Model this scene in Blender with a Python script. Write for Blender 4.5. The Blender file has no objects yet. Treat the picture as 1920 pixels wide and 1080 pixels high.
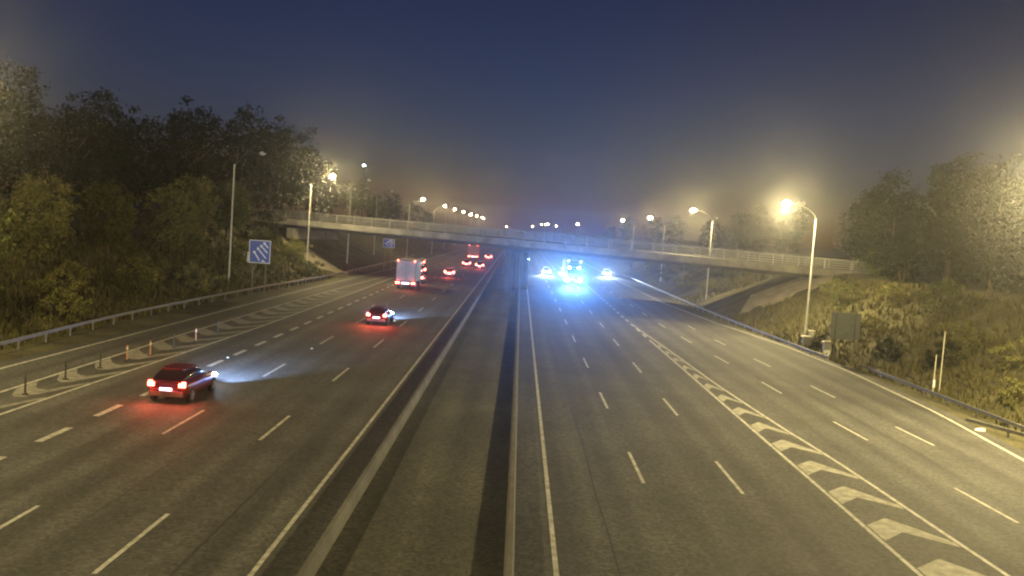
import bpy, bmesh, math, random
from mathutils import Vector, Matrix, Euler, noise
R = math.radians
PI = math.pi
sc = bpy.context.scene
COL = sc.collection

# ------------------------------------------------------------------ camera
cd = bpy.data.cameras.new('camera'); cam = bpy.data.objects.new('camera', cd); COL.objects.link(cam)
sc.camera = cam
cd.sensor_fit = 'HORIZONTAL'; cd.sensor_width = 36.0; cd.lens = 36.0 * 1683.47 / 1920.0
cd.clip_end = 6000; cd.clip_start = 0.1
pit, rol, yaw = 0.0666271, 0.0701153, 0.0054247
fw = Vector((-math.sin(yaw)*math.cos(pit), math.cos(yaw)*math.cos(pit), -math.sin(pit)))
rt = Vector((math.cos(yaw), math.sin(yaw), 0)); up = rt.cross(fw)
r2 = math.cos(rol)*rt + math.sin(rol)*up
u2 = -math.sin(rol)*rt + math.cos(rol)*up
M = Matrix((r2, u2, -fw)).transposed().to_4x4(); M.translation = (0, 0, 8.666)
cam.matrix_world = M

# ------------------------------------------------------------------ sky, exposure
SKY_STRENGTH = 0.15
SKY_ELEV = -4.1
wd = bpy.data.worlds.new('World'); sc.world = wd; wd.use_nodes = True
wn = wd.node_tree; wn.nodes.clear()
wo = wn.nodes.new('ShaderNodeOutputWorld'); bg = wn.nodes.new('ShaderNodeBackground'); sk = wn.nodes.new('ShaderNodeTexSky')
sk.sky_type = 'NISHITA'; sk.sun_disc = False
sk.sun_elevation = R(SKY_ELEV); sk.sun_rotation = R(0); sk.ozone_density = 3.0; sk.dust_density = 0.3; sk.air_density = 1.0
bg.inputs['Strength'].default_value = SKY_STRENGTH
wn.links.new(sk.outputs[0], bg.inputs[0]); wn.links.new(bg.outputs[0], wo.inputs[0])
sc.view_settings.view_transform = 'Standard'; sc.view_settings.look = 'None'
sc.view_settings.exposure = 2.0; sc.view_settings.gamma = 1.0
cy = sc.cycles
cy.use_denoising = True
cy.max_bounces = 4; cy.diffuse_bounces = 2; cy.glossy_bounces = 2; cy.transmission_bounces = 2
cy.transparent_max_bounces = 8; cy.volume_bounces = 0
cy.sample_clamp_direct = 0; cy.sample_clamp_indirect = 1.5
cy.use_light_tree = True
cy.pixel_filter_type = 'BLACKMAN_HARRIS'; cy.filter_width = 2.2

random.seed(31)
SODIUM = (1.0, 0.80, 0.37)
LAMP_W = 4300.0

# ------------------------------------------------------------------ materials
def nmat(name):
    m = bpy.data.materials.new(name); m.use_nodes = True
    nt = m.node_tree; b = nt.nodes['Principled BSDF']
    return m, nt, b
def mat(name, col, rough=0.7, metal=0.0, var=0.25, scale=3.0, bump=0.0, spec=0.4, stretch=None, var2=0.0):
    m, nt, b = nmat(name)
    tc = nt.nodes.new('ShaderNodeTexCoord'); nz = nt.nodes.new('ShaderNodeTexNoise')
    src = tc.outputs['Object']
    if stretch:
        mp = nt.nodes.new('ShaderNodeMapping'); mp.inputs['Scale'].default_value = stretch
        nt.links.new(src, mp.inputs[0]); src = mp.outputs[0]
    nt.links.new(src, nz.inputs['Vector'])
    nz.inputs['Scale'].default_value = scale; nz.inputs['Detail'].default_value = 6
    cr = nt.nodes.new('ShaderNodeValToRGB')
    c0 = [c*(1-var) for c in col]; c1 = [min(1, c*(1+var)) for c in col]
    cr.color_ramp.elements[0].position = 0.3; cr.color_ramp.elements[1].position = 0.7
    cr.color_ramp.elements[0].color = (*c0, 1); cr.color_ramp.elements[1].color = (*c1, 1)
    nt.links.new(nz.outputs['Fac'], cr.inputs[0])
    out = cr.outputs[0]
    if var2:
        n2 = nt.nodes.new('ShaderNodeTexNoise'); n2.inputs['Scale'].default_value = scale*14; n2.inputs['Detail'].default_value = 3
        nt.links.new(tc.outputs['Object'], n2.inputs['Vector'])
        mr = nt.nodes.new('ShaderNodeMapRange'); mr.inputs[1].default_value = .3; mr.inputs[2].default_value = .7
        mr.inputs[3].default_value = 1-var2; mr.inputs[4].default_value = 1+var2
        nt.links.new(n2.outputs['Fac'], mr.inputs[0])
        mx = nt.nodes.new('ShaderNodeVectorMath'); mx.operation = 'MULTIPLY'
        nt.links.new(out, mx.inputs[0]); nt.links.new(mr.outputs[0], mx.inputs[1]); out = mx.outputs[0]
    if name in ('asphalt', 'median_surface'):      # coarse aggregate sparkle, old joints and repairs
        vo = nt.nodes.new('ShaderNodeTexVoronoi'); vo.inputs['Scale'].default_value = 9
        nt.links.new(tc.outputs['Object'], vo.inputs['Vector'])
        sx = nt.nodes.new('ShaderNodeSeparateColor'); nt.links.new(vo.outputs['Color'], sx.inputs[0])
        m1 = nt.nodes.new('ShaderNodeMapRange'); m1.inputs[3].default_value = .62; m1.inputs[4].default_value = 1.38
        nt.links.new(sx.outputs[0], m1.inputs[0])
        n3 = nt.nodes.new('ShaderNodeTexNoise'); n3.inputs['Scale'].default_value = .22; n3.inputs['Detail'].default_value = 4
        nt.links.new(tc.outputs['Object'], n3.inputs['Vector'])
        m2 = nt.nodes.new('ShaderNodeMapRange'); m2.inputs[1].default_value = .35; m2.inputs[2].default_value = .65; m2.inputs[3].default_value = .8; m2.inputs[4].default_value = 1.15
        nt.links.new(n3.outputs['Fac'], m2.inputs[0])
        wv = nt.nodes.new('ShaderNodeTexWave'); wv.wave_type = 'BANDS'; wv.bands_direction = 'X'; wv.inputs['Scale'].default_value = .0865*2
        wv.inputs['Distortion'].default_value = .6; wv.inputs['Detail'].default_value = 2; wv.inputs['Detail Scale'].default_value = .4
        nt.links.new(tc.outputs['Object'], wv.inputs['Vector'])
        m4 = nt.nodes.new('ShaderNodeMapRange'); m4.inputs[3].default_value = .74; m4.inputs[4].default_value = 1.1
        nt.links.new(wv.outputs['Fac'], m4.inputs[0])
        for q in (m1, m2, m4):
            v = nt.nodes.new('ShaderNodeVectorMath'); v.operation = 'MULTIPLY'
            nt.links.new(out, v.inputs[0]); nt.links.new(q.outputs[0], v.inputs[1]); out = v.outputs[0]
    nt.links.new(out, b.inputs['Base Color'])
    b.inputs['Roughness'].default_value = rough; b.inputs['Metallic'].default_value = metal
    b.inputs['Specular IOR Level'].default_value = spec
    if bump:
        bp = nt.nodes.new('ShaderNodeBump'); bp.inputs['Strength'].default_value = bump; bp.inputs['Distance'].default_value = 0.05
        nt.links.new(nz.outputs['Fac'], bp.inputs['Height']); nt.links.new(bp.outputs[0], b.inputs['Normal'])
    return m
def emit(name, col, s, base=(.6, .6, .6)):
    m, nt, b = nmat(name)
    nz = nt.nodes.new('ShaderNodeTexNoise'); nz.inputs['Scale'].default_value = 30
    mr = nt.nodes.new('ShaderNodeMapRange'); mr.inputs[3].default_value = s*.8; mr.inputs[4].default_value = s*1.2
    nt.links.new(nz.outputs['Fac'], mr.inputs[0]); nt.links.new(mr.outputs[0], b.inputs['Emission Strength'])
    b.inputs['Base Color'].default_value = (*base, 1); b.inputs['Emission Color'].default_value = (*col, 1)
    b.inputs['Roughness'].default_value = .3
    m.cycles.emission_sampling = 'NONE'
    return m
def leaf_mat(name, dark, light):
    m, nt, b = nmat(name)
    gi = nt.nodes.new('ShaderNodeNewGeometry'); oi = nt.nodes.new('ShaderNodeObjectInfo')
    ad = nt.nodes.new('ShaderNodeMath'); ad.operation = 'MULTIPLY_ADD'; ad.inputs[1].default_value = .7
    nt.links.new(gi.outputs['Random Per Island'], ad.inputs[0])
    m3 = nt.nodes.new('ShaderNodeMath'); m3.operation = 'MULTIPLY'; m3.inputs[1].default_value = .3
    nt.links.new(oi.outputs['Random'], m3.inputs[0]); nt.links.new(m3.outputs[0], ad.inputs[2])
    cr = nt.nodes.new('ShaderNodeValToRGB'); cr.color_ramp.elements[0].color = (*dark, 1); cr.color_ramp.elements[1].color = (*light, 1)
    nt.links.new(ad.outputs[0], cr.inputs[0]); nt.links.new(cr.outputs[0], b.inputs['Base Color'])
    b.inputs['Roughness'].default_value = 1; b.inputs['Specular IOR Level'].default_value = .0
    return m
MT = dict(
    tar=mat('tar_joint', (.022, .021, .02), .6, var=.3, scale=2),
    asphalt=mat('asphalt', (.062, .060, .057), .82, var=.33, scale=.6, stretch=(1.6, .04, 1), var2=.25, bump=.1),
    median=mat('median_surface', (.060, .057, .046), .95, var=.35, scale=.6, stretch=(1, .15, 1), var2=.25),
    paint=mat('road_paint', (.38, .37, .33), .7, var=.4, scale=3.5, var2=.35),
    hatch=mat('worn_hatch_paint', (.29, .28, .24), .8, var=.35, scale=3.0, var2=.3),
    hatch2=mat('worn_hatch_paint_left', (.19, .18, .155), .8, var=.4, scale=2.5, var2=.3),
    bluepaint=mat('sign_blue', (.03, .07, .30), .45, var=.15),
    signwhite=mat('sign_white', (.7, .7, .7), .45, var=.1),
    signback=mat('sign_back_metal', (.065, .07, .06), .65, .1, var=.2),
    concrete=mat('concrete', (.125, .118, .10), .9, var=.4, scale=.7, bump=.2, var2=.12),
    barrier=mat('barrier_concrete', (.105, .10, .085), .9, var=.25, scale=.8, var2=.15),
    slope=mat('slope_paving', (.25, .22, .17), .95, var=.28, scale=.9, bump=.3, var2=.15),
    soffit=mat('shade_dark_concrete', (.05, .048, .044), .95, var=.25, scale=.5),  # darker concrete, dimness of the unlit mid-span put into the colour
    steel=mat('galvanised_steel', (.20, .20, .19), .5, .5, var=.18, scale=5),
    polem=mat('lamp_post_steel', (.42, .41, .37), .55, .2, var=.12, scale=2),
    headm=mat('lamp_head_grey', (.025, .025, .025), .5, .2, var=.15),
    glassoff=mat('unlit_lens', (.45, .45, .42), .2, var=.1),
    grass=mat('rough_grass', (.066, .060, .028), .98, var=.5, scale=.35, bump=.6, var2=.4),
    blade=leaf_mat('grass_blade', (.038, .04, .016), (.115, .10, .042)),
    bark=mat('bark', (.085, .065, .045), .95, var=.35, scale=8, bump=.5),
    leafd=leaf_mat('dark_leaf', (.006, .009, .004), (.022, .025, .011)),  # leaf colour lowered for crowns the lamps leave in the dark
    leafm=leaf_mat('mid_leaf', (.030, .042, .014), (.115, .118, .040)),
    leafy=leaf_mat('pale_leaf', (.06, .07, .024), (.22, .20, .075)),  # leaf colour raised in place of more lamp light on the left bank
    tyre=mat('tyre_rubber', (.02, .02, .02), .85, var=.2),
    rim=mat('wheel_rim', (.35, .35, .36), .35, .8, var=.1),
    glass=mat('car_glass', (.012, .014, .018), .08, var=.2, spec=.8),
    plastic=mat('black_plastic', (.03, .03, .03), .6, var=.2),
    redlens=emit('red_tail_light', (1, .06, .03), 16, (.4, .02, .02)),
    redfar=emit('red_tail_light_far', (1, .10, .05), 22, (.4, .02, .02)),
    plate=emit('lit_number_plate', (.75, .8, 1), 1.5, (.8, .8, .8)),
    white=emit('headlight_white', (.85, .93, 1), 60), blue=emit('headlight_blue_white', (.6, .85, 1), 90),
    marker=emit('cab_marker_light', (.6, .85, 1), 7), reddot=emit('red_marker', (1, .09, .04), 7),
    sodium=emit('lit_sodium_lens', (1, .70, .30), 110), led=emit('cold_white_lamp', (.7, .95, 1), 30),
    lorry=mat('lorry_grey_box', (.20, .195, .19), .6, var=.12, scale=1.5),
    bollard=mat('bollard_dark', (.05, .05, .04), .7, var=.2), bollardp=mat('bollard_pale', (.45, .22, .15), .6, var=.2),
    band=mat('reflective_band', (.6, .6, .55), .4, var=.1),
    cabinet=mat('cabinet_cream', (.55, .52, .42), .6, var=.12, scale=3),
    stud=mat('road_stud', (.7, .7, .7), .3, var=.1),
)
def paint_mat(name, col):
    return mat(name, col, .28, .3, var=.06, spec=.6)

# ------------------------------------------------------------------ mesh builder
class MB:
    def __init__(s): s.v = []; s.f = []; s.mi = []
    def add(s, vs, fs, mi=0):
        o = len(s.v); s.v += [tuple(v) for v in vs]; s.f += [tuple(i+o for i in f) for f in fs]; s.mi += [mi]*len(fs)
    def box(s, c, d, rz=0.0, rx=0.0, mi=0, taper=1.0):
        m = Euler((rx, 0, rz)).to_matrix(); x, y, z = d[0]/2, d[1]/2, d[2]/2; vs = []
        for sz in (-1, 1):
            t = taper if sz > 0 else 1
            for sx, sy in ((-1, -1), (1, -1), (1, 1), (-1, 1)):
                vs.append(Vector(c) + m @ Vector((sx*x*t, sy*y*t, sz*z)))
        s.add(vs, [(3, 2, 1, 0), (4, 5, 6, 7), (0, 1, 5, 4), (1, 2, 6, 5), (2, 3, 7, 6), (3, 0, 4, 7)], mi)
    def tube(s, pts, r, n=8, mi=0, cap=True):
        pts = [Vector(p) for p in pts]
        rs = r if isinstance(r, (list, tuple)) else [r]*len(pts)
        vs = []; fs = []
        for i, p in enumerate(pts):
            d = (pts[min(i+1, len(pts)-1)] - pts[max(i-1, 0)]).normalized()
            a = Vector((0, 0, 1)) if abs(d.z) < .9 else Vector((1, 0, 0))
            u = d.cross(a).normalized(); w = d.cross(u)
            for k in range(n):
                t = 2*PI*k/n; vs.append(p + (u*math.cos(t) + w*math.sin(t))*rs[i])
        for i in range(len(pts)-1):
            for k in range(n):
                fs.append((i*n+k, i*n+(k+1) % n, (i+1)*n+(k+1) % n, (i+1)*n+k))
        if cap: fs += [tuple(range(n))[::-1], tuple((len(pts)-1)*n+k for k in range(n))]
        s.add(vs, fs, mi)
    def extr(s, prof, path, mi=0, cap=True):
        """prof: list of (lateral, z); path: list of (x,y,z) running along; lateral is to the right of travel"""
        n = len(prof); vs = []; fs = []
        P = [Vector(p) for p in path]
        for i, p in enumerate(P):
            d = P[min(i+1, len(P)-1)] - P[max(i-1, 0)]; d.z = 0; d.normalize(); rr = Vector((d.y, -d.x, 0))
            for a, z in prof: vs.append(p + rr*a + Vector((0, 0, z)))
        for i in range(len(P)-1):
            for k in range(n):
                fs.append((i*n+k, i*n+(k+1) % n, (i+1)*n+(k+1) % n, (i+1)*n+k))
        if cap: fs += [tuple(range(n))[::-1], tuple((len(P)-1)*n+k for k in range(n))]
        s.add(vs, fs, mi)
    def disc(s, c, r, n=14, axis='y', th=.04, mi=0):
        c = Vector(c); a = {'y': Vector((0, th/2, 0)), 'x': Vector((th/2, 0, 0)), 'z': Vector((0, 0, th/2))}[axis]
        s.tube([c-a, c+a], r, n, mi)
    def ball(s, c, rx, ry, rz, n=10, m=6, mi=0):
        vs = [(c[0], c[1], c[2]-rz)]; fs = []
        for j in range(1, m):
            ph = -PI/2 + PI*j/m
            for k in range(n):
                t = 2*PI*k/n; vs.append((c[0]+rx*math.cos(ph)*math.cos(t), c[1]+ry*math.cos(ph)*math.sin(t), c[2]+rz*math.sin(ph)))
        vs.append((c[0], c[1], c[2]+rz)); L = len(vs)-1
        for k in range(n):
            fs.append((0, 1+(k+1) % n, 1+k)); fs.append((L, L-n+k, L-n+(k+1) % n))
        for j in range(m-2):
            for k in range(n):
                a = 1+j*n; fs.append((a+k, a+(k+1) % n, a+n+(k+1) % n, a+n+k))
        s.add(vs, fs, mi)
    def build(s, name, mats, parent=None, smooth=False, loc=(0, 0, 0)):
        me = bpy.data.meshes.new(name); me.from_pydata(s.v, [], s.f)
        if not isinstance(mats, (list, tuple)): mats = [mats]
        for m in mats: me.materials.append(m)
        if len(mats) > 1: me.polygons.foreach_set('material_index', s.mi)
        if smooth: me.polygons.foreach_set('use_smooth', [True]*len(me.polygons))
        me.update()
        o = bpy.data.objects.new(name, me); o.location = loc; COL.objects.link(o)
        if parent: o.parent = parent
        return o
def tag(o, label=None, cat=None, group=None, kind=None):
    if label: o['label'] = label
    if cat: o['category'] = cat
    if group: o['group'] = group
    if kind: o['kind'] = kind
    return o
def empty(name, loc, rz=0, **k):
    o = bpy.data.objects.new(name, None); COL.objects.link(o); o.location = loc; o.rotation_euler = (0, 0, rz)
    o.empty_display_size = .3
    return tag(o, **k)
def copy_tree(o, parent=None):
    c = o.copy(); COL.objects.link(c); c.parent = parent
    for ch in list(o.children): copy_tree(ch, c)
    return c
def lerp_tab(t, y):
    if y <= t[0][0]: return t[0][1]
    for (a, b), (c, d) in zip(t, t[1:]):
        if y <= c: return b + (d-b)*(y-a)/(c-a)
    return t[-1][1]

# ------------------------------------------------------------------ plan of the road (metres, camera at x=0, y=0)
LE = [(20, -25.3), (45, -25.1), (62, -24.8), (88, -24.4), (110, -23.9), (155, -22.4), (230, -20.8), (400, -20.5)]   # left edge line
LO = [(20, -22.0), (60, -22.2), (98, -21.7), (130, -20.2), (150, -19.0)]                                            # hatch, outer line
LI = [(20, -20.1), (40, -19.7), (50, -19.35), (64, -18.95), (86, -18.75), (116, -18.6), (150, -18.6)]
RE = [(0, 20.5), (20, 21.6), (39, 22.9), (50, 24.0), (65, 24.5), (78, 23.95), (88, 22.8), (96, 21.7), (120, 19.9), (180, 19.3), (400, 18.6)]
HR = [(10, 15.2), (24, 14.2), (29, 13.98), (34.4, 13.78), (38, 13.6), (41.3, 13.3), (46.8, 12.98), (54.7, 12.6), (72, 12.15), (84, 11.7), (100, 11.5)]
HL = 11.55
R4 = [(0, 18.6), (30, 17.3), (41, 16.75), (53, 16.12), (57, 16.0), (78, 15.05), (90, 14.7), (130, 14.4), (300, 14.3)]
R5 = [(0, 21.8), (30, 20.3), (41, 19.8), (56, 19.1), (77, 18.0), (88, 17.7), (120, 17.3)]
RAILL = [(10, -26.6), (47, -27.2), (57, -27.7), (66, -27.9), (82, -27.5), (97, -26.8), (118, -25.3), (135, -25.0), (300, -24.0)]
RAILR = [(40, 26.75), (46, 26.64), (57, 26.45), (66.3, 26.05), (70.85, 24.6), (89, 23.9), (104, 23.5), (124, 23.3), (144, 23.2), (300, 22.4)]
def bridge_y(x): return 119.5 - 0.39*x
def rail_top(x): return 8.25 - 0.0175*x

def gz(x, y):
    """ground height"""
    n = noise.noise(Vector((x*.13, y*.09, 0)))*.55 + noise.noise(Vector((x*.5, y*.4, 3)))*.16
    e = -.03
    if x < 0:
        x0 = lerp_tab(RAILL, y) - 1.6
        d = x0 - x
        if d <= -2.5: return e
        if d <= 0: return e + .03*(d+2.5)
        h = 6.8*min(1, d/13.0)
        fl = max(0, min(1, (560-y)/260))*.8 + .2
        t = min(1, d/3)
        h = h*fl
        if abs(y - bridge_y(x)-6) > 9 or d > 12: h += n*t
        return e + .08 + h + (max(0, d-60)*.01)
    else:
        x0 = lerp_tab(RAILR, y) + (1.5 if y > 68 else 1.6)
        x1 = lerp_tab(RE, y) + 1.2
        d = x - x0
        if x <= x1: return e
        if d <= 0: return e - .30*min(1, (x-x1)/max(.3, x0-x1-.5))
        t = min(1, d/3)
        h = 6.4*min(1, d/12.5)*(max(0, min(1, (560-y)/260))*.8 + .2)
        if abs(y - bridge_y(x)-6) > 9 or d > 12: h += n*t
        return e - .30 + h + (max(0, d-60)*.01)

# ------------------------------------------------------------------ ground
def frange(a, b, s):
    r = []; x = a
    while x < b: r.append(x); x += s
    return r
def build_ground():
    xs = [-3000, -1500, -800, -400, -250, -160, -110, -85, -70] + frange(-60, -24, 1.1) + [-23, -21, -10, 0, 10, 19, 20, 21, 22] + frange(22.5, 60, 1.1) + [70, 85, 110, 160, 250, 400, 800, 1500, 3000]
    ys = [-300, -100, -40, -10] + frange(0, 180, 2.0) + frange(180, 320, 6) + [340, 370, 410, 460, 520, 600, 800, 1200, 2000, 3500]
    vs = [(x, y, gz(x, y)) for y in ys for x in xs]; n = len(xs)
    fs = [(j*n+i, j*n+i+1, (j+1)*n+i+1, (j+1)*n+i) for j in range(len(ys)-1) for i in range(n-1)]
    mb = MB(); mb.add(vs, fs); o = mb.build('ground', MT['grass'], smooth=True); tag(o, kind='structure')
build_ground()

def strip(mb, fl, fr, y0, y1, z, step=4.0, mi=0):
    ys = []; y = y0
    while y < y1: ys.append(y); y += step if y < 250 else 40
    ys.append(y1)
    vs = []
    for y in ys: vs += [(fl(y), y, z), (fr(y), y, z)]
    mb.add(vs, [(2*i, 2*i+1, 2*i+3, 2*i+2) for i in range(len(ys)-1)], mi)
mb = MB(); strip(mb, lambda y: lerp_tab(LE, y)-.9, lambda y: -4.72, -30, 1500, 0.0)
tag(mb.build('left_carriageway', MT['asphalt']), kind='structure')
mb = MB(); strip(mb, lambda y: .42, lambda y: lerp_tab(RE, y)+.8, -30, 1500, 0.0)
tag(mb.build('right_carriageway', MT['asphalt']), kind='structure')
mb = MB(); strip(mb, lambda y: -4.718, lambda y: .418, -30, 1500, -.004)
tag(mb.build('median_strip', MT['median']), kind='structure')

# ------------------------------------------------------------------ painted markings
Z1 = .008
mk = MB()
def line(fx, w, y0, y1):
    f = fx if callable(fx) else (lambda y: fx)
    strip(mk, lambda y: f(y)-w/2, lambda y: f(y)+w/2, y0, y1, Z1, 3.0)
def dashes(fx, w, start, mod, ln, y0, y1):
    f = fx if callable(fx) else (lambda y: fx)
    k = math.ceil((y0-start)/mod); y = start + k*mod
    while y < y1:
        a, b = y, y+ln
        j = random.uniform(-.015, .015)
        mk.add([(f(a)-w/2+j, a, Z1), (f(a)+w/2+j, a, Z1), (f(b)+w/2+j, b, Z1), (f(b)-w/2+j, b, Z1)], [(0, 1, 2, 3)])
        y += mod
line(-5.84, .13, 0, 420); line(1.51, .14, 0, 420)
dashes(-9.31, .13, 20.24, 13.2, 4.4, 0, 420); dashes(-12.94, .13, 33.33, 13.2, 4.4, 0, 420)
dashes(4.95, .13, 31.3, 13.2, 4.4, 0, 420); dashes(8.36, .13, 30.82, 13.2, 4.4, 0, 420)
dashes(-16.45, .27, 31.04, 4.33, 2.25, 0, 160); dashes(-16.45, .15, 164, 13.2, 4.4, 160, 420)
line(lambda y: lerp_tab(LE, y), .18, 0, 300); line(lambda y: lerp_tab(RE, y), .18, 0, 400)
line(lambda y: lerp_tab(LI, y), .16, 0, 148); line(lambda y: lerp_tab(LO, y), .16, 0, 148)
line(HL, .15, 0, 76); dashes(HL, .2, 78, 4.33, 2.25, 77.9, 175)
line(lambda y: lerp_tab(HR, y), .15, 0, 88)
dashes(lambda y: lerp_tab(R4, y), .12, 29.7, 11.6, 4.0, 0, 170)
dashes(lambda y: lerp_tab(R5, y), .12, 41.2, 11.6, 3.9, 0, 92)
tj = MB()
for fx, a, b, w in ((6.75, 5, 420, .05), (10.1, 5, 300, .04), (3.15, 5, 220, .04), (-7.6, 5, 420, .05), (-11.2, 5, 300, .04), (-14.75, 5, 260, .05), (13.0+5.2, 20, 90, .04), (-23.4, 20, 120, .05)):
    f = (lambda fx: (lambda y: fx + .05*noise.noise(Vector((fx, y*.15, 0))) + .03*noise.noise(Vector((fx, y*.9, 5)))))(fx)
    strip(tj, lambda y: f(y)-w/2, lambda y: f(y)+w/2, a, b, .004, 1.2)
rj = random.Random(4)
for k in range(9):     # transverse saw-cut joints and small patches
    y = rj.uniform(22, 110); x = rj.choice([-15.9, -12.4, -8.9, 2.0, 5.4, 8.8]); w = rj.uniform(1.2, 2.6); d_ = rj.uniform(.5, 3.0)
    tj.add([(x, y, .004), (x+w, y, .004), (x+w, y+.05, .004), (x, y+.05, .004)], [(0, 1, 2, 3)])
    tj.add([(x, y+d_, .004), (x+w, y+d_, .004), (x+w, y+d_+.05, .004), (x, y+d_+.05, .004)], [(0, 1, 2, 3)])
tag(tj.build('tar_joints', MT['tar']), kind='structure')
tag(mk.build('road_markings', MT['paint']), kind='structure')
mk2 = MB()
def chev_right(y0):
    """V pointing away from the camera between HL and HR; thick left arm, right arm tapering"""
    l = HL+.14; r = lerp_tab(HR, y0)-.14; w = r-l; ap = l + w*.42
    s = w/1.95
    up_ = [(l, y0+1.45), (ap-.05, y0+2.32), (ap+.05, y0+2.32), (r, y0+.35)]
    lo_ = [(l, y0), (ap-.05, y0+.92), (ap+.05, y0+.92), (r, y0-.12)]
    n = len(up_)
    vs = [(x, y, Z1) for x, y in lo_] + [(x, y, Z1) for x, y in up_]
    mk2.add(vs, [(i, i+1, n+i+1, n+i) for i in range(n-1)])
for k in range(-2, 13): chev_right(27.0 - .2 + 3.65*k)
def chev_left(y0):
    """V pointing at the camera between LO and LI"""
    l = lerp_tab(LO, y0)+.14; r = lerp_tab(LI, y0+1.5)-.1; w = r-l; ap = l + w*.42
    lo_ = [(l, y0), (ap-.35, y0-1.45), (ap, y0-1.75), (ap+.35, y0-1.65), (ap+.6*w*.5, y0-.5), (r-.2, y0+1.0), (r, y0+1.8)]
    up_ = [(l, y0+1.75), (ap-.35, y0+.5), (ap, y0+.15), (ap+.35, y0+.05), (ap+.6*w*.5, y0+.85), (r-.2, y0+2.05), (r, y0+2.4)]
    n = len(lo_)
    vs = [(x, y, Z1) for x, y in lo_] + [(x, y, Z1) for x, y in up_]
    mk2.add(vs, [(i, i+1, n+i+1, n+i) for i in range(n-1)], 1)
for k in range(-3, 18): chev_left(39.5 + 3.72*k)
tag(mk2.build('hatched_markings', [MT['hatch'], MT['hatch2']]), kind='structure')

# ------------------------------------------------------------------ median barriers
def median_barrier(x, label, side):
    prof = [(-.13, 0), (-.13, .08), (-.10, .16), (-.08, .40), (-.065, .43), (.065, .43), (.08, .40), (.10, .16), (.13, .08), (.13, 0)]
    mb = MB(); mb.extr(prof, [(x, y, -.004) for y in [-20, 0, 20, 40, 60, 80, 100, 130, 160, 200, 260, 340, 460]])
    o = mb.build('median_barrier', MT['barrier']); tag(o, label, 'barrier', 'concrete barriers along the median')
median_barrier(-4.5, 'low pale concrete barrier along the median, beside the lanes driving away', -1)
median_barrier(.30, 'low concrete barrier along the median, beside the oncoming lanes', 1)

# ------------------------------------------------------------------ steel safety barriers
def guardrail(fx, y0, y1, zb, ztop, label, fac, slip=None):
    root = empty('safety_barrier', (fx(y0), y0, zb(y0)), label=label, cat='guardrail')
    inv = Vector(root.location)
    P = []; y = y0
    while y < y1: P.append(y); y += 4 if y < 160 else 12
    P.append(y1)
    path = [Vector((fx(y), y, zb(y)+ztop-.31)) - inv for y in P]
    W = [(0, .12), (.05, .13), (.05, .19), (.02, .20), (.02, .23), (.05, .24), (.05, .30), (0, .31), (-.05, .31), (-.05, .12)]
    if fac < 0: W = [(-a, b) for a, b in W][::-1]
    mb = MB(); mb.extr(W, path, 0); mb.build('rail', MT['steel'], root)
    n = 0; first = None; y = y0+.5
    while y < y1 and n < 60:
        off = -fac*.10
        if first is None:
            pm = MB(); pm.box((0, 0, (ztop-.05)/2-.15), (.06, .11, ztop+.25)); pm.box((fac*.045, 0, ztop-.17), (.06, .1, .2))
            first = pm.build('post', MT['steel'], root); p = first
        else:
            p = first.copy(); COL.objects.link(p); p.parent = root
        p.location = Vector((fx(y)+off, y, zb(y))) - inv
        n += 1; y += 3.2
    return root
guardrail(lambda y: lerp_tab(RAILL, y), 20, 210, lambda y: .02, .70, 'long steel guardrail at the foot of the left wooded bank', 1)
guardrail(lambda y: lerp_tab(RAILR, y), 70.2, 230, lambda y: -.3, .68, 'steel guardrail in front of the grey sign and cabinets, running under the bridge', -1)
guardrail(lambda y: 26.75-(y-34)*.024, 34, 66.6, lambda y: -.3, .68, 'steel guardrail at right foreground, in front of the two thin white stakes', -1)
def f3(y): return 24.2 + (47.2-y)*.40
guardrail(f3, 38, 47.2, lambda y: -.3, .66, 'short flared steel guardrail end at the lower right edge', -1)

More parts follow.
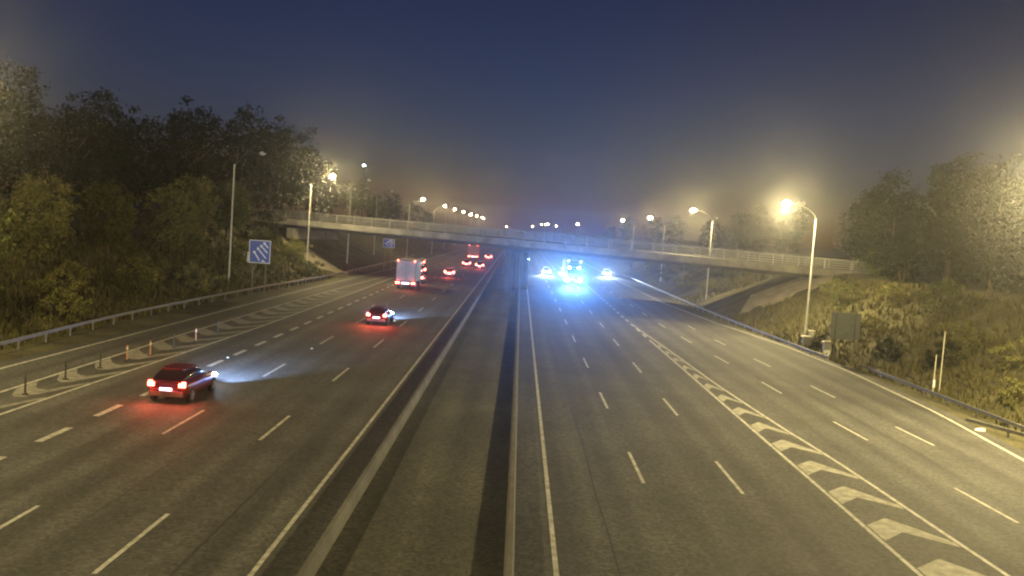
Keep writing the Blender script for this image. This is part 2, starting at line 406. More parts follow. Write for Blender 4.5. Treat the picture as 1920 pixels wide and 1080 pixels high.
# ------------------------------------------------------------------ bridge
def build_bridge():
    x0, x1 = -41.0, 46.0
    br = empty('road_bridge', (-2.2, bridge_y(-2.2), 0), label='long concrete road bridge with steel rail parapets crossing over both carriageways', cat='bridge')
    inv = Vector(br.location)
    d = Vector((1, -.39, 0)).normalized(); nrm = Vector((.39, 1, 0)).normalized()   # nrm points away from camera
    WID = 12.5
    def P(x, z, off=0.0):
        return Vector((x, bridge_y(x), z)) + nrm*off - inv
    xs = [x0 + (x1-x0)*i/24 for i in range(25)]
    def beam(name, a, b, zt, zb, m):
        mb = MB(); vs = []
        for x in xs: vs += [P(x, rail_top(x)+zb, a), P(x, rail_top(x)+zb, b), P(x, rail_top(x)+zt, b), P(x, rail_top(x)+zt, a)]
        fs = []
        for i in range(len(xs)-1):
            for k in range(4): fs.append((i*4+k, i*4+(k+1) % 4, (i+1)*4+(k+1) % 4, (i+1)*4+k))
        fs += [(0, 1, 2, 3), tuple(len(vs)-4+k for k in (3, 2, 1, 0))]
        mb.add(vs, fs); return mb.build(name, m, br)
    beam('edge_beam', 0, .45, -1.12, -1.98, MT['concrete'])
    beam('edge_beam', WID-.45, WID, -1.12, -1.98, MT['concrete'])
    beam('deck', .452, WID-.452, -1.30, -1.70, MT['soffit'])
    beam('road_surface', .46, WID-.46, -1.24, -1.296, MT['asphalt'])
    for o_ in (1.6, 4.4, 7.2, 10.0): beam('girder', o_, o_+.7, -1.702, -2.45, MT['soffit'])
    # parapet: posts and four rails
    for off in (.16, WID-.16):
        par = MB()
        for zz, th in ((-.06, .09), (-.36, .06), (-.64, .06), (-.90, .06)):
            vs = []
            for x in xs: vs += [P(x, rail_top(x)+zz-th/2, off-.05), P(x, rail_top(x)+zz-th/2, off+.05), P(x, rail_top(x)+zz+th/2, off+.05), P(x, rail_top(x)+zz+th/2, off-.05)]
            fs = []
            for i in range(len(xs)-1):
                for k in range(4): fs.append((i*4+k, i*4+(k+1) % 4, (i+1)*4+(k+1) % 4, (i+1)*4+k))
            par.add(vs, fs)
        pr = par.build('parapet_rail', MT['steel'], br)
        pm = MB(); pm.box((0, 0, -.55), (.13, .10, 1.14), rz=math.atan2(d.y, d.x))
        first = None; x = x0+.6
        while x < x1:
            if first is None: first = pm.build('parapet_post', MT['steel'], br); p = first
            else: p = first.copy(); COL.objects.link(p); p.parent = br
            p.location = P(x, rail_top(x), off+(.11 if off < 1 else -.11)); x += 2.72
    # central pier in the median and two side piers, cross heads
    for k, px in enumerate((-2.2,)):
        for o_ in (1.95, 5.3, 8.8):
            mb = MB(); c = P(px, 0, o_)
            mb.tube([c + Vector((0, 0, -.1)), c + Vector((0, 0, rail_top(px)-2.95))], .42, 16)
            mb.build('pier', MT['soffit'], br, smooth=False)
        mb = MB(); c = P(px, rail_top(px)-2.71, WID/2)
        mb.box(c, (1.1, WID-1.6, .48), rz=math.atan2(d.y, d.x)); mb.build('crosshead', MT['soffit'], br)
    # bank seats (abutments)
    for px, s in ((35.8, 1), (-34.2, -1)):
        mb = MB(); c = P(px, rail_top(px)-3.25, WID/2)
        mb.box(c, (1.2, WID-.3, 1.55), rz=math.atan2(d.y, d.x)); mb.build('abutment', MT['concrete'], br)
    # paved slopes below
    for s in (1, -1):
        mb = MB(); rows = []
        for i in range(9):
            t = i/8
            for j in range(7):
                o_ = -3.0 + (WID-3.5)*j/6
                if s > 0: xx = 27.6 + t*9.2
                else: xx = -27.4 - t*8.4
                pp = P(xx, 0, o_); wx, wy = pp.x+inv.x, pp.y+inv.y
                z = gz(wx, wy) + .14
                rows.append(Vector((pp.x, pp.y, z)))
        fs = [(i*7+j, i*7+j+1, (i+1)*7+j+1, (i+1)*7+j) for i in range(8) for j in range(6)]
        if s > 0: fs = [f[::-1] for f in fs]
        mb.add(rows, fs); mb.build('slope_paving', MT['slope'], br)
build_bridge()

# ------------------------------------------------------------------ street lamps
def lamp_light(parent, loc, power, col=SODIUM, rad=.48):
    l = bpy.data.lights.new('lamp_glow', 'POINT'); l.energy = power; l.color = col; l.shadow_soft_size = rad
    o = bpy.data.objects.new('lamp_glow', l); o.location = loc; o.parent = parent; COL.objects.link(o); return o
def make_lamp(lit, h=12.8, arm=2.8, base_x_sign=1, tilt=0.0):
    root = empty('street_lamp', (0, 0, 0))
    s = base_x_sign     # arm runs towards s*x
    mb = MB(); mb.tube([(0, 0, -.3), (0, 0, 1.2)], .13, 10); mb.tube([(0, 0, 1.2), (0, 0, 1.26), (0, 0, h-1.35)], [.13, .10, .065], 10)
    mb.build('pole', MT['polem'], root)
    mb = MB(); pts = []
    for i in range(8):
        t = i/7; pts.append((s*(arm-.35)*t**1.35, 0, (h-1.35) + 1.3*(1-(1-t)**2)))
    mb.tube(pts, [.05 - .02*i/7 for i in range(8)], 8); mb.build('arm', MT['headm'], root)
    mb = MB(); hx = s*arm
    vs = []
    for x_, w, t_ in ((-.45, .10, .06), (-.2, .17, .12), (.25, .18, .13), (.5, .10, .05)):
        vs += [(hx+s*x_, -w, h), (hx+s*x_, w, h), (hx+s*x_, w*.7, h+t_), (hx+s*x_, -w*.7, h+t_)]
    fs = [(i*4+k, i*4+(k+1) % 4, (i+1)*4+(k+1) % 4, (i+1)*4+k) for i in range(3) for k in range(4)] + [(3, 2, 1, 0), (12, 13, 14, 15)]
    mb.add(vs, fs); hd = mb.build('lamp_head', MT['headm'], root)
    mb = MB(); mb.ball((hx+s*.05, 0, h-.03), .36, .20, .22, 12, 6)
    mb.build('lens', MT['sodium'] if lit else MT['glassoff'], hd)
    return root
G_LAMP = 'tall street lamps along both edges of the motorway'
# (x, y, h, side sign, lit, power factor, label)
LAMPS = [
 (27.3, 84.0, 12.8, -1, 1, 1.5, 'brightest lit street lamp, tall pole in front of the right end of the bridge'),
 (26.4, 125.0, 12.9, -1, 1, .8, 'lit street lamp just behind the right half of the bridge, second glow from the right'),
 (27.0, 170.0, 12.45, -1, 1, .2, 'lit street lamp beyond the bridge, third glow from the right, small pale point'),
 (27.0, 216.0, 12.35, -1, 1, .15, 'lit street lamp beyond the bridge, fourth glow from the right, short bright pole'),
 (-30.3, 94.0, 14.6, 1, 0, 0, 'unlit street lamp left of the blue diagonal arrow sign'),
 (-28.8, 122.0, 14.0, 1, 1, .8, 'lit street lamp in front of the left end of the bridge parapet'),
 (-28.3, 148.0, 14.9, 1, 0, 0, 'unlit street lamp rising behind the left part of the bridge parapet, nearest of the two'),
 (-28.8, 178.0, 14.3, 1, 0, 0, 'unlit shorter-looking street lamp farther behind the left bridge parapet'),
 (-25.4, 203.0, 13.7, 1, 1, .3, 'first lit street lamp of the receding line beyond the bridge on the left'),
 (-24.0, 246.0, 13.4, 1, 1, .15, 'second lit street lamp of the receding line beyond the bridge on the left'),
 (-25.3, 300.0, 13.5, 1, 1, .08, 'third lit street lamp of the receding line beyond the bridge on the left'),
 (-26.2, 359.0, 13.4, 1, 1, 0, 'fourth lit street lamp of the receding line beyond the bridge on the left'),
 (-25.6, 400.0, 13.4, 1, 1, 0, 'fifth lit street lamp of the receding line beyond the bridge on the left'),
 (-26.6, 475.0, 13.4, 1, 1, 0, 'sixth lit street lamp of the receding line beyond the bridge on the left'),
 (-27.4, 560.0, 13.8, 1, 1, 0, 'seventh lit street lamp of the receding line beyond the bridge on the left'),
 (-30.0, 640.0, 14.0, 1, 1, 0, 'eighth and farthest lit street lamp of the receding line on the left'),
 (27.2, 389.0, 12.3, -1, 1, .04, 'starry lit street lamp far beyond the bridge above the blue headlights'),
 (27.2, 625.0, 12.3, -1, 1, 0, 'tiny lit street lamp right of the far orange cluster above the bridge'),
 (18.0, 520.0, 12.3, -1, 1, 0, 'right point of the far orange cluster of street lamps above the bridge'),
 (19.0, 600.0, 12.6, -1, 1, 0, 'middle point of the far orange cluster of street lamps above the bridge'),
 (18.5, 700.0, 13.0, -1, 1, 0, 'left point of the far orange cluster of street lamps above the bridge'),
 (13.0, 800.0, 11.3, -1, 1, 0, 'dim far street lamp just left of the orange cluster above the bridge'),
 (-10.0, 800.0, 9.6, -1, 1, 0, 'lone far street lamp low over the middle of the bridge'),
 # just outside the frame, their light falls into it
 (28.2, 42.5, 12.9, -1, 1, 1.5, 'lit street lamp just beyond the right edge of the view'),
 (-30.0, 41.5, 14.2, 1, 1, .55, 'lit street lamp just beyond the left edge of the view'),
 (27.4, 2.0, 12.9, -1, 1, 1.05, 'lit street lamp on the right beside the viewpoint'),
 (-29.0, 4.0, 14.0, 1, 1, 1.6, 'lit street lamp on the left beside the viewpoint'),
]
protos = {}
for (x, y, h, s, lit, pw, lab) in LAMPS:
    key = (h, s, lit)
    if key not in protos: protos[key] = make_lamp(lit, h, 2.8, s); o = protos[key]
    else: o = copy_tree(protos[key])
    o.location = (x, y, gz(x, y) if x > -27 and x < 25 else 0); tag(o, lab, 'street lamp', G_LAMP)
    o['_'] = 0; del o['_']
    if lit and pw > 0: lamp_light(o, (s*2.85, 0, h-.42), LAMP_W*pw)
# cold white floodlight on a mast behind the trees
t = empty('floodlight_mast', (-53.5, 300, 5), label='tiny cold white floodlight high on a mast behind the left trees', cat='floodlight')
mb = MB(); mb.tube([(0, 0, 0), (0, 0, 20.8)], [.25, .12], 8); mb.build('mast', MT['headm'], t)
mb = MB(); mb.box((0, -.3, 20.9), (.9, .3, .5)); fl = mb.build('lamp_head', MT['headm'], t)
mb = MB(); mb.box((0, -.47, 20.9), (.8, .03, .42)); mb.build('lens', MT['led'], fl)

# ------------------------------------------------------------------ signs
def arrow_sign(name, loc, w, h, z0, label, rz=0.0):
    t = empty(name, loc, rz, label=label, cat='road sign', group='blue signs with white diagonal bars')
    mb = MB(); mb.box((0, 0, z0+h/2), (w, .04, h)); pn = mb.build('panel', MT['bluepaint'], t)
    mb = MB(); b = .07
    for c, d in (((0, -.03, z0+h-b/2), (w, .02, b)), ((0, -.03, z0+b/2), (w, .02, b)), ((-w/2+b/2, -.03, z0+h/2), (b, .02, h-2*b)), ((w/2-b/2, -.03, z0+h/2), (b, .02, h-2*b))): mb.box(c, d)
    mb.build('border', MT['signwhite'], pn)
    # four diagonal bars with blunt heads, stepping up to the right
    for (hx, hz, tx, tz) in ((.27, .44, .50, .12), (.44, .60, .80, .22), (.59, .72, .86, .46), (.73, .84, .88, .68)):
        A = Vector(((hx-.5)*w, -.032, z0+hz*h)); B = Vector(((tx-.5)*w, -.032, z0+tz*h))
        d = (B-A).normalized(); n_ = Vector((d.z, 0, -d.x))
        mb = MB(); a = .042*w
        def quad(p, q, wa, wb):
            y1 = Vector((0, .012, 0)); vs = [p-n_*wa, p+n_*wa, q+n_*wb, q-n_*wb]
            mb.add([v-y1 for v in vs]+[v+y1 for v in vs], [(0, 1, 2, 3), (7, 6, 5, 4), (0, 4, 5, 1), (1, 5, 6, 2), (2, 6, 7, 3), (3, 7, 4, 0)])
        quad(A, B, a*.62, a*.62); quad(A-d*.10*w, A-d*.005, a*.9, a*1.6); mb.build('bar', MT['signwhite'], pn)
    mb = MB(); mb.add([((.12-.0)*w, -.045, z0+.16*h), (.30*w, -.045, z0+.06*h), (.12*w, -.045, z0+.06*h), (.12*w, -.022, z0+.16*h), (.30*w, -.022, z0+.06*h), (.12*w, -.022, z0+.06*h)], [(0, 2, 1), (3, 4, 5), (0, 1, 4, 3), (1, 2, 5, 4), (2, 0, 3, 5)]); mb.build('bar', MT['signwhite'], pn)
    for x in (-w*.30, w*.30):
        mb = MB(); mb.tube([(x, .07, -.6), (x, .07, z0+h-.1)], .045, 8); mb.build('post', MT['steel'], t)
    return t, pn, z0, w, h
t, pn, z0, w, h = arrow_sign('road_sign', (-26.6, 92.0, .3), 2.15, 2.35, 2.95, 'blue square sign with white stepped diagonal bars beside the left lamp post', .12)
mb = MB(); mb.box((-w/2-.02, -.045, z0+h*.24), (.27, .02, h*.42)); mb.build('side_plate', MT['cabinet'], pn)
arrow_sign('road_sign', (-22.3, 153.0, .1), 1.95, 1.5, 3.75, 'small pale blue sign seen under the bridge, left of the lorry', .05)

t = empty('road_sign', (25.8, 70.0, -.2), -.02, label='large square road sign seen from its dark back, behind the right guardrail', cat='road sign')
mb = MB(); mb.box((0, 0, 3.05), (2.3, .05, 2.1)); mb.build('panel', MT['signback'], t)
mb = MB()
for z in (2.35, 3.0, 3.7): mb.box((0, -.05, z), (2.2, .04, .06))
mb.build('stiffener', MT['signback'], t)
for x in (-.75, .75):
    mb = MB(); mb.tube([(x, -.09, -.6), (x, -.09, 4.0)], .05, 8); mb.build('post', MT['signback'], t)

# ------------------------------------------------------------------ roadside cabinets, stakes
def cabinet(loc, w, h, label, rz=0.):
    t = empty('roadside_cabinet', loc, rz, label=label, cat='cabinet', group='pale cabinets behind the right guardrail')
    mb = MB(); mb.box((0, 0, h/2-.2), (w, w*.8, h+.4)); mb.build('body', MT['cabinet'], t)
    mb = MB(); mb.box((0, 0, h+.05), (w*1.45, w*1.2, .10), taper=.8); mb.build('cap', MT['cabinet'], t)
    mb = MB(); mb.box((0, -w*.4-.008, h*.5), (w*.75, .012, h*.75)); dr = mb.build('door', MT['band'], t)
cabinet((25.75, 79.0, gz(25.75, 79)), .55, 1.25, 'left one of the pair of pale cabinets near the tall lamp post')
cabinet((26.5, 79.9, gz(26.5, 79.9)), .36, 1.3, 'narrower right one of the pair of pale cabinets near the tall lamp post')
cabinet((25.75, 73.6, gz(25.75, 73.6)), .5, 1.45, 'tallest pale cabinet, standing alone between the lamp post and the grey sign')
def stake(loc, h, label, low):
    t = empty('marker_stake', loc, label=label, cat='stake')
    mb = MB(); mb.tube([(0, 0, -.3), (0, 0, h)], [.035, .028], 8); mb.build('stake', MT['cabinet'], t)
    if low:
        mb = MB(); mb.box((0, -.02, .8), (.12, .12, .5)); mb.build('sleeve', MT['signwhite'], t)
stake((27.6, 58.4, gz(27.6, 58.4)), 2.7, 'shorter thin stake with a white sleeve behind the right guardrail', True)
stake((28.25, 58.9, gz(28.25, 58.9)), 4.1, 'taller thin pale stake behind the right guardrail', False)
mb = MB(); mb.ball((0, 0, .08), .30, .16, .12, 10, 5); mb.box((.1, 0, .14), (.3, .2, .1), rz=.4)
o = mb.build('litter', MT['signwhite'], loc=(24.15, 45.6, -.06)); tag(o, 'small white scrap of litter on the verge by the flared guardrail end', 'litter')

# ------------------------------------------------------------------ bollards on the left hatching
def make_bollard(m):
    t = empty('lane_bollard', (0, 0, 0))
    mb = MB(); mb.tube([(0, 0, 0), (0, 0, .04), (0, 0, .06)], [.13, .13, .05], 10); mb.build('base', MT['plastic'], t)
    mb = MB(); mb.tube([(0, 0, .06), (0, 0, .82), (0, 0, .86)], [.045, .04, .02], 8); mb.build('post', m, t)
    mb = MB(); mb.tube([(0, 0, .62), (0, 0, .74)], [.05, .05], 8); mb.build('reflective_band', MT['band'] if m is MT['bollardp'] else m, t)
    return t
bp = {0: make_bollard(MT['bollard']), 1: make_bollard(MT['bollardp'])}; used = set()
ordn = ['nearest', 'second', 'third', 'fourth', 'fifth', 'sixth', 'seventh', 'eighth']
for i, (x, y, k) in enumerate([(-20.93, 38.3, 0), (-21.11, 42.1, 0), (-21.1, 45.6, 0), (-20.9, 48.3, 1), (-20.5, 50.4, 1), (-20.5, 53.9, 0), (-20.3, 57.0, 1), (-20.4, 61.5, 0)]):
    o = bp[k] if k not in used else copy_tree(bp[k]); used.add(k)
    o.location = (x, y, .012)
    tag(o, ('%s %s bollard on the left hatching, counting from the camera' % (ordn[i], 'dark' if k == 0 else 'pale reddish')), 'bollard', 'thin bollards standing on the left hatched strip')
sb = MB(); sb.box((0, 0, .01), (.14, .12, .03), taper=.7); s0 = sb.build('road_stud', MT['stud'])
for i, (x, y, lab) in enumerate([(-16.45, 50.9+.7, 'tiny white road stud ahead of the nearest red-lit car'), (-12.94, 84.0, 'tiny white road stud ahead of the second red-lit car'), (-12.94, 57.5, 'tiny white road stud between the two near cars')]):
    o = s0 if i == 0 else s0.copy()
    if i: COL.objects.link(o)
    o.location = (x, y, .012); tag(o, lab, 'road stud', 'reflective studs between the lane dashes')

# ------------------------------------------------------------------ vehicles
def loft(stations, n=16, ez=3.2):
    """stations: (y, zbottom, ztop, halfwidth_bottom, halfwidth_top); superellipse sections"""
    vs = []; fs = []
    for (y, zb, zt, wb, wt) in stations:
        zc = (zb+zt)/2; hh = (zt-zb)/2
        for k in range(n):
            t = 2*PI*(k+.5)/n; c, s_ = math.cos(t), math.sin(t)
            a = math.copysign(abs(c)**(2/ez), c); b = math.copysign(abs(s_)**(2/ez), s_)
            w = wb + (wt-wb)*(b+1)/2
            vs.append((a*w, y, zc+b*hh))
    m = len(stations)
    for i in range(m-1):
        for k in range(n): fs.append((i*n+k, i*n+(k+1) % n, (i+1)*n+(k+1) % n, (i+1)*n+k))
    fs += [tuple(range(n)), tuple((m-1)*n+k for k in range(n))[::-1]]
    return vs, fs
def wheel(parent, x, y, r, w):
    mb = MB(); mb.tube([(x-w/2, y, r), (x-w*.42, y, r), (x+w*.42, y, r), (x+w/2, y, r)], [r*.93, r, r, r*.93], 20)
    wl = mb.build('wheel', MT['tyre'], parent)
    s = 1 if x > 0 else -1
    mb = MB(); mb.tube([(x+s*(w/2-.01), y, r), (x+s*(w/2+.012), y, r)], r*.62, 16)
    for k in range(5):
        a = 2*PI*k/5; mb.box((x+s*(w/2+.02), y+math.cos(a)*r*.33, r+math.sin(a)*r*.33), (.02, .07, r*.5), rx=-a+PI/2)
    mb.build('rim', MT['rim'], wl)
def make_car(pm, L=4.3, tail=True, H=1.47, lens='redlens', headm='white', detail=True, oncoming=False):
    """heading +y, rear at y=0 (rear face of body), wheels on z=0"""
    t = empty('car', (0, 0, 0)); W = .89
    st = [(0.02, .42, .92, .72, .70), (.10, .30, 1.0, .84, .80), (.45, .22, 1.02, W, .84), (L*.30, .20, 1.0, W, .85), (L*.55, .20, .99, W, .85),
          (L*.72, .20, .94, W, .83), (L*.88, .24, .84, .86, .78), (L*.97, .30, .72, .78, .70), (L, .38, .62, .64, .58)]
    mb = MB(); vs, fs = loft(st, 20, 3.4); mb.add(vs, fs); mb.build('body', pm, t, smooth=True)
    gs = [(.12, .90, 1.02, .70, .66), (.40, .92, 1.30, .78, .62), (.75, .92, H-.03, .80, .58), (L*.42, .92, H-.01, .81, .58), (L*.56, .92, 1.36, .80, .58), (L*.70, .90, 1.02, .76, .64), (L*.74, .88, .94, .70, .62)]
    mb = MB(); vs, fs = loft(gs, 20, 3.0); mb.add(vs, fs); mb.build('window', MT['glass'], t, smooth=True)
    rs = [(.62, H-.075, H-.01, .50, .46), (.85, H-.05, H+.012, .56, .52), (L*.34, H-.05, H+.022, .57, .53), (L*.46, H-.05, H+.0, .55, .51), (L*.52, H-.09, H-.03, .52, .48)]
    mb = MB(); vs, fs = loft(rs, 16, 3.6); mb.add(vs, fs); mb.build('roof', pm, t, smooth=True)
    for x in (-.78, .78):
        for y in (.72, L-.78): wheel(t, x, y, .32, .21)
    mb = MB(); mb.box((0, -.01, .44), (1.5, .14, .2)); mb.build('bumper', MT['plastic'], t)
    for x in (-.67, .67):
        mb = MB(); mb.box((x, .015, .84), (.26, .12, .15)); mb.box((x*1.08, .05, .92), (.14, .12, .12))
        mb.build('taillight', MT[lens] if tail else MT['plastic'], t)
    mb = MB(); mb.box((0, -.085, .62 if not detail else .66), (.52, .02, .11)); mb.build('number_plate', MT['plate'], t)
    for x in (-.62, .62):
        mb = MB(); mb.ball((x, L-.06, .66), .15, .08, .08, 10, 6); mb.build('headlight', MT[headm], t)
    for x in (-.93, .93):
        mb = MB(); mb.box((x, L*.66, 1.0), (.18, .1, .13)); mb.build('mirror', pm, t)
    return t
def spot(parent, loc, aim, power, col, size=60, blend=.7, rad=.08, name='headlight_beam'):
    l = bpy.data.lights.new(name, 'SPOT'); l.energy = power; l.color = col; l.spot_size = R(size); l.spot_blend = blend; l.shadow_soft_size = rad
    o = bpy.data.objects.new(name, l); o.location = loc
    o.rotation_euler = Vector(aim).to_track_quat('-Z', 'Y').to_euler(); o.parent = parent; COL.objects.link(o)
def redglow(parent, loc, power, rad=.05):
    l = bpy.data.lights.new('taillight_glow', 'POINT'); l.energy = power; l.color = (1, .10, .05); l.shadow_soft_size = rad
    o = bpy.data.objects.new('taillight_glow', l); o.location = loc; o.parent = parent; COL.objects.link(o)
PM = dict(dark=paint_mat('dark_red_paint', (.10, .02, .02)), black=paint_mat('black_paint', (.02, .02, .025)), grey=paint_mat('grey_paint', (.12, .12, .13)),
          silver=paint_mat('silver_paint', (.35, .35, .36)), navy=paint_mat('navy_paint', (.02, .03, .08)))
G_CARS = 'cars driving away from the camera'
def place(t, x, y, lab, cat, grp, rz=0.):
    t.location = (x, y, .012); t.rotation_euler.z = rz; tag(t, lab, cat, grp)
c1 = make_car(PM['dark']); place(c1, -14.85, 38.4, 'nearest car on the left carriageway, dark red with glowing red tail lights', 'car', G_CARS)
for x in (-.67, .67): redglow(c1, (x, -.25, .88), 32)
spot(c1, (-.6, 4.45, .66), (.02, 1, .06), 4200, (.36, .56, 1), 64, 1.0); spot(c1, (.6, 4.45, .66), (.10, 1, .06), 4200, (.36, .56, 1), 64, 1.0)
c2 = make_car(PM['black']); place(c2, -11.2, 72.4, 'second nearest car, dark with a red glow, one lane from the median lane', 'car', G_CARS)
for x in (-.67, .67): redglow(c2, (x, -.25, .88), 60)
spot(c2, (-.6, 4.45, .66), (.02, 1, .06), 5000, (.36, .56, 1), 64, 1.0); spot(c2, (.6, 4.45, .66), (.10, 1, .06), 5000, (.36, .56, 1), 64, 1.0)
far = [(-15.95, 147, 'grey', 'grey car just right of the lorry, lower of two'), (-19.05, 174.5, 'black', 'black car just right of the lorry, upper and farther of two'),
       (-14.0, 125.0, 'navy', 'dark car mostly hidden by the lorry, one red light showing'), (-11.1, 145, 'silver', 'silver car with two red lights and pale plate, alone under the bridge'),
       (-10.7, 184.5, 'grey', 'small far car with two red lights, left of the pair nearest the median'), (-7.75, 179, 'black', 'small far car with joined red lights next to the median'),
       (-7.9, 233, 'navy', 'farthest small car with red lights next to the median')]
for i, (x, y, m, lab) in enumerate(far):
    t = make_car(PM[m], lens='redfar', headm='plastic', detail=False); place(t, x, y, lab, 'car', G_CARS)
    redglow(t, (0, -.35, .88), 30 if i < 3 else 90)

def make_lorry(rear=True, far=False):
    """box lorry heading +y, rear at y=0"""
    t = empty('lorry', (0, 0, 0))
    mb = MB(); mb.box((0, 2.9, 2.35), (2.45, 5.8, 2.7)); mb.build('box_body', MT['lorry'], t)
    mb = MB()
    mb.box((0, -.012, 3.66), (2.47, .04, .09)); mb.box((0, -.012, 1.04), (2.47, .04, .09)); mb.box((0, -.012, 2.35), (.04, .03, 2.5))
    for x in (-1.2, 1.2): mb.box((x, -.012, 2.35), (.07, .04, 2.5))
    mb.build('door_frame', MT['signback'], t)
    for x in (-.25, .25):
        mb = MB(); mb.tube([(x, -.06, 1.15), (x, -.06, 3.5)], .02, 6); mb.box((x, -.08, 1.7), (.12, .04, .05)); mb.build('lock_rod', MT['steel'], t)
    mb = MB(); mb.box((0, 3.6, .78), (.9, 7.0, .24)); mb.build('chassis', MT['plastic'], t)
    mb = MB(); mb.box((0, -.02, .55), (2.3, .12, .16)); mb.box((-.6, .2, .7), (.1, .4, .3)); mb.box((.6, .2, .7), (.1, .4, .3)); mb.build('bumper', MT['plastic'], t)
    mb = MB(); vs, fs = loft([(5.95, .55, 2.5, 1.15, 1.12), (6.05, .5, 2.75, 1.18, 1.12), (7.3, .5, 2.72, 1.18, 1.1), (7.75, .5, 1.75, 1.16, 1.12), (7.85, .6, 1.5, 1.1, 1.08)], 20, 5); mb.add(vs, fs); mb.build('cab', MT['lorry'], t, smooth=True)
    mb = MB(); mb.box((0, 7.58, 2.18), (2.0, .05, .8), rx=.46); mb.build('windscreen', MT['glass'], t)
    for x in (-1.0, 1.0):
        for y in (1.5, 6.7): wheel(t, x, y, .45, .30)
    for s in (-1, 1):
        mb = MB(); mb.disc((s*1.12, -.09, .82), .085, 14, 'y', .05); mb.disc((s*.86, -.09, .82), .085, 14, 'y', .05); mb.build('taillight', MT['redfar'], t)
        mb = MB(); mb.ball((s*1.06, -.05, 3.62), .09, .06, .09, 8, 5); mb.build('marker_light', MT['reddot'], t)
    mb = MB(); mb.box((0, -.095, .80), (.95, .02, .17)); mb.build('number_plate', MT['plate'], t)
    return t
lo = make_lorry(); place(lo, -14.05, 112.6, 'grey box lorry seen from behind with red corner lights, just before the bridge', 'lorry', 'lorries')
for x in (-.95, .95): redglow(lo, (x, -.35, .82), 14)
for x in (-1.05, 1.05): redglow(lo, (x, -.3, 3.75), 6)
lo2 = copy_tree(lo); place(lo2, -11.6, 226, 'far box lorry with a bright cluster of orange-red lights beyond the bridge', 'lorry', 'lorries')

# oncoming lorry: front towards the camera (heading -y), front at y=0
def make_tractor():
    t = empty('articulated_lorry', (0, 0, 0))
    mb = MB(); vs, fs = loft([(.0, .45, 1.7, 1.15, 1.15), (.1, .35, 2.9, 1.22, 1.2), (.35, .35, 3.55, 1.24, 1.12), (.9, .4, 3.95, 1.24, 1.0), (2.2, .5, 4.1, 1.24, 1.02), (2.3, .6, 4.0, 1.2, 1.0)], 24, 6)
    mb.add(vs, fs); mb.build('cab', PM['navy'], t, smooth=True)
    mb = MB(); mb.box((0, .02, 2.45), (2.15, .05, .85), rx=.07); mb.build('windscreen', MT['glass'], t)
    mb = MB()
    for i in range(5): mb.box((0, -.05, 1.15+.16*i), (1.5, .05, .07))
    mb.build('grille', MT['plastic'], t)
    mb = MB(); mb.box((0, -.06, .58), (2.4, .2, .42)); mb.build('bumper', MT['plastic'], t)
    mb = MB(); mb.box((0, 8.6, 2.55), (2.5, 11.8, 2.9)); mb.build('trailer', MT['lorry'], t)
    mb = MB(); mb.box((0, 7.5, .95), (.9, 13.5, .22)); mb.build('chassis', MT['plastic'], t)
    for x in (-1.02, 1.02):
        for y in (1.2, 4.6, 11.0, 12.3): wheel(t, x, y, .5, .32)
    for s in (-1, 1):
        mb = MB(); mb.ball((s*.97, -.16, .95), .25, .08, .19, 12, 6); mb.build('headlight', MT['blue'], t)
        mb = MB(); mb.ball((s*.78, -.06, 2.95), .13, .06, .10, 10, 6); mb.build('marker_light', MT['blue'], t)
        mb = MB(); mb.ball((s*1.0, .30, 4.0), .11, .06, .09, 10, 6); mb.build('marker_light', MT['marker'], t)
        mb = MB(); mb.box((s*1.42, .3, 2.4), (.2, .16, .8)); mb.build('mirror', MT['plastic'], t)
    return t
tr = make_tractor(); place(tr, 9.03, 144.7, 'oncoming articulated lorry with blinding blue-white headlights and roof lights under the bridge', 'lorry', 'lorries')
for s in (-1, 1): spot(tr, (s*.97, -.35, .95), (-.06, -1, .32), 15000, (.09, .30, 1), 62, 1.0)
G_ON = 'cars coming towards the camera'
on = [(5.5, 174.5, 'grey', 'oncoming car with white headlights left of the blue-lit lorry', 1500), (18.4, 185.6, 'silver', 'oncoming car with white headlights right of the blue-lit lorry', 1500),
      (8.7, 171.0, 'navy', 'oncoming car tucked behind the blue-lit lorry, small headlights at its left', 0), (1.95, 241.7, 'black', 'farthest oncoming car, faint headlights close to the median', 0)]
for x, y, m, lab, pw in on:
    t = make_car(PM[m], tail=False, lens='plastic', detail=False, headm='white'); place(t, x, y+4.3, lab, 'car', G_ON, rz=PI)
    if pw:
        for s in (-.62, .62): spot(t, (s, 4.5, .66), (.0, 1, .0), pw, (.55, .75, 1), 80, .9)

# ------------------------------------------------------------------ vegetation
def crown_mesh(mb, rng, c, rx, ry, rz, clumps, per, leaf, hollow=.45, zcut=-1):
    for i in range(clumps):
        while True:
            p = Vector((rng.uniform(-1, 1), rng.uniform(-1, 1), rng.uniform(zcut, 1)))
            if hollow < p.length <= 1: break
        lump = 1 + .28*noise.noise(p*2.3 + Vector((c[0]*3+7, c[1], 1.7)))*2
        q = Vector((c[0]+p.x*rx*lump, c[1]+p.y*ry*lump, c[2]+p.z*rz*lump))
        cr_ = rng.uniform(.35, .9)*min(rx, rz)*.34
        for j in range(per):
            d = Vector((rng.gauss(0, 1), rng.gauss(0, 1), rng.gauss(0, .7)))*cr_*.55
            a = Vector((rng.uniform(-1, 1), rng.uniform(-1, 1), rng.uniform(-1, 1))).normalized()
            b = a.cross(Vector((rng.uniform(-1, 1), rng.uniform(-1, 1), rng.uniform(-1, 1)))).normalized()
            l = leaf*rng.uniform(.6, 1.3); w = l*.5
            o = q+d
            mb.add([o-a*l*.5, o+b*w*.5, o+a*l*.5, o-b*w*.5], [(0, 1, 2, 3)])
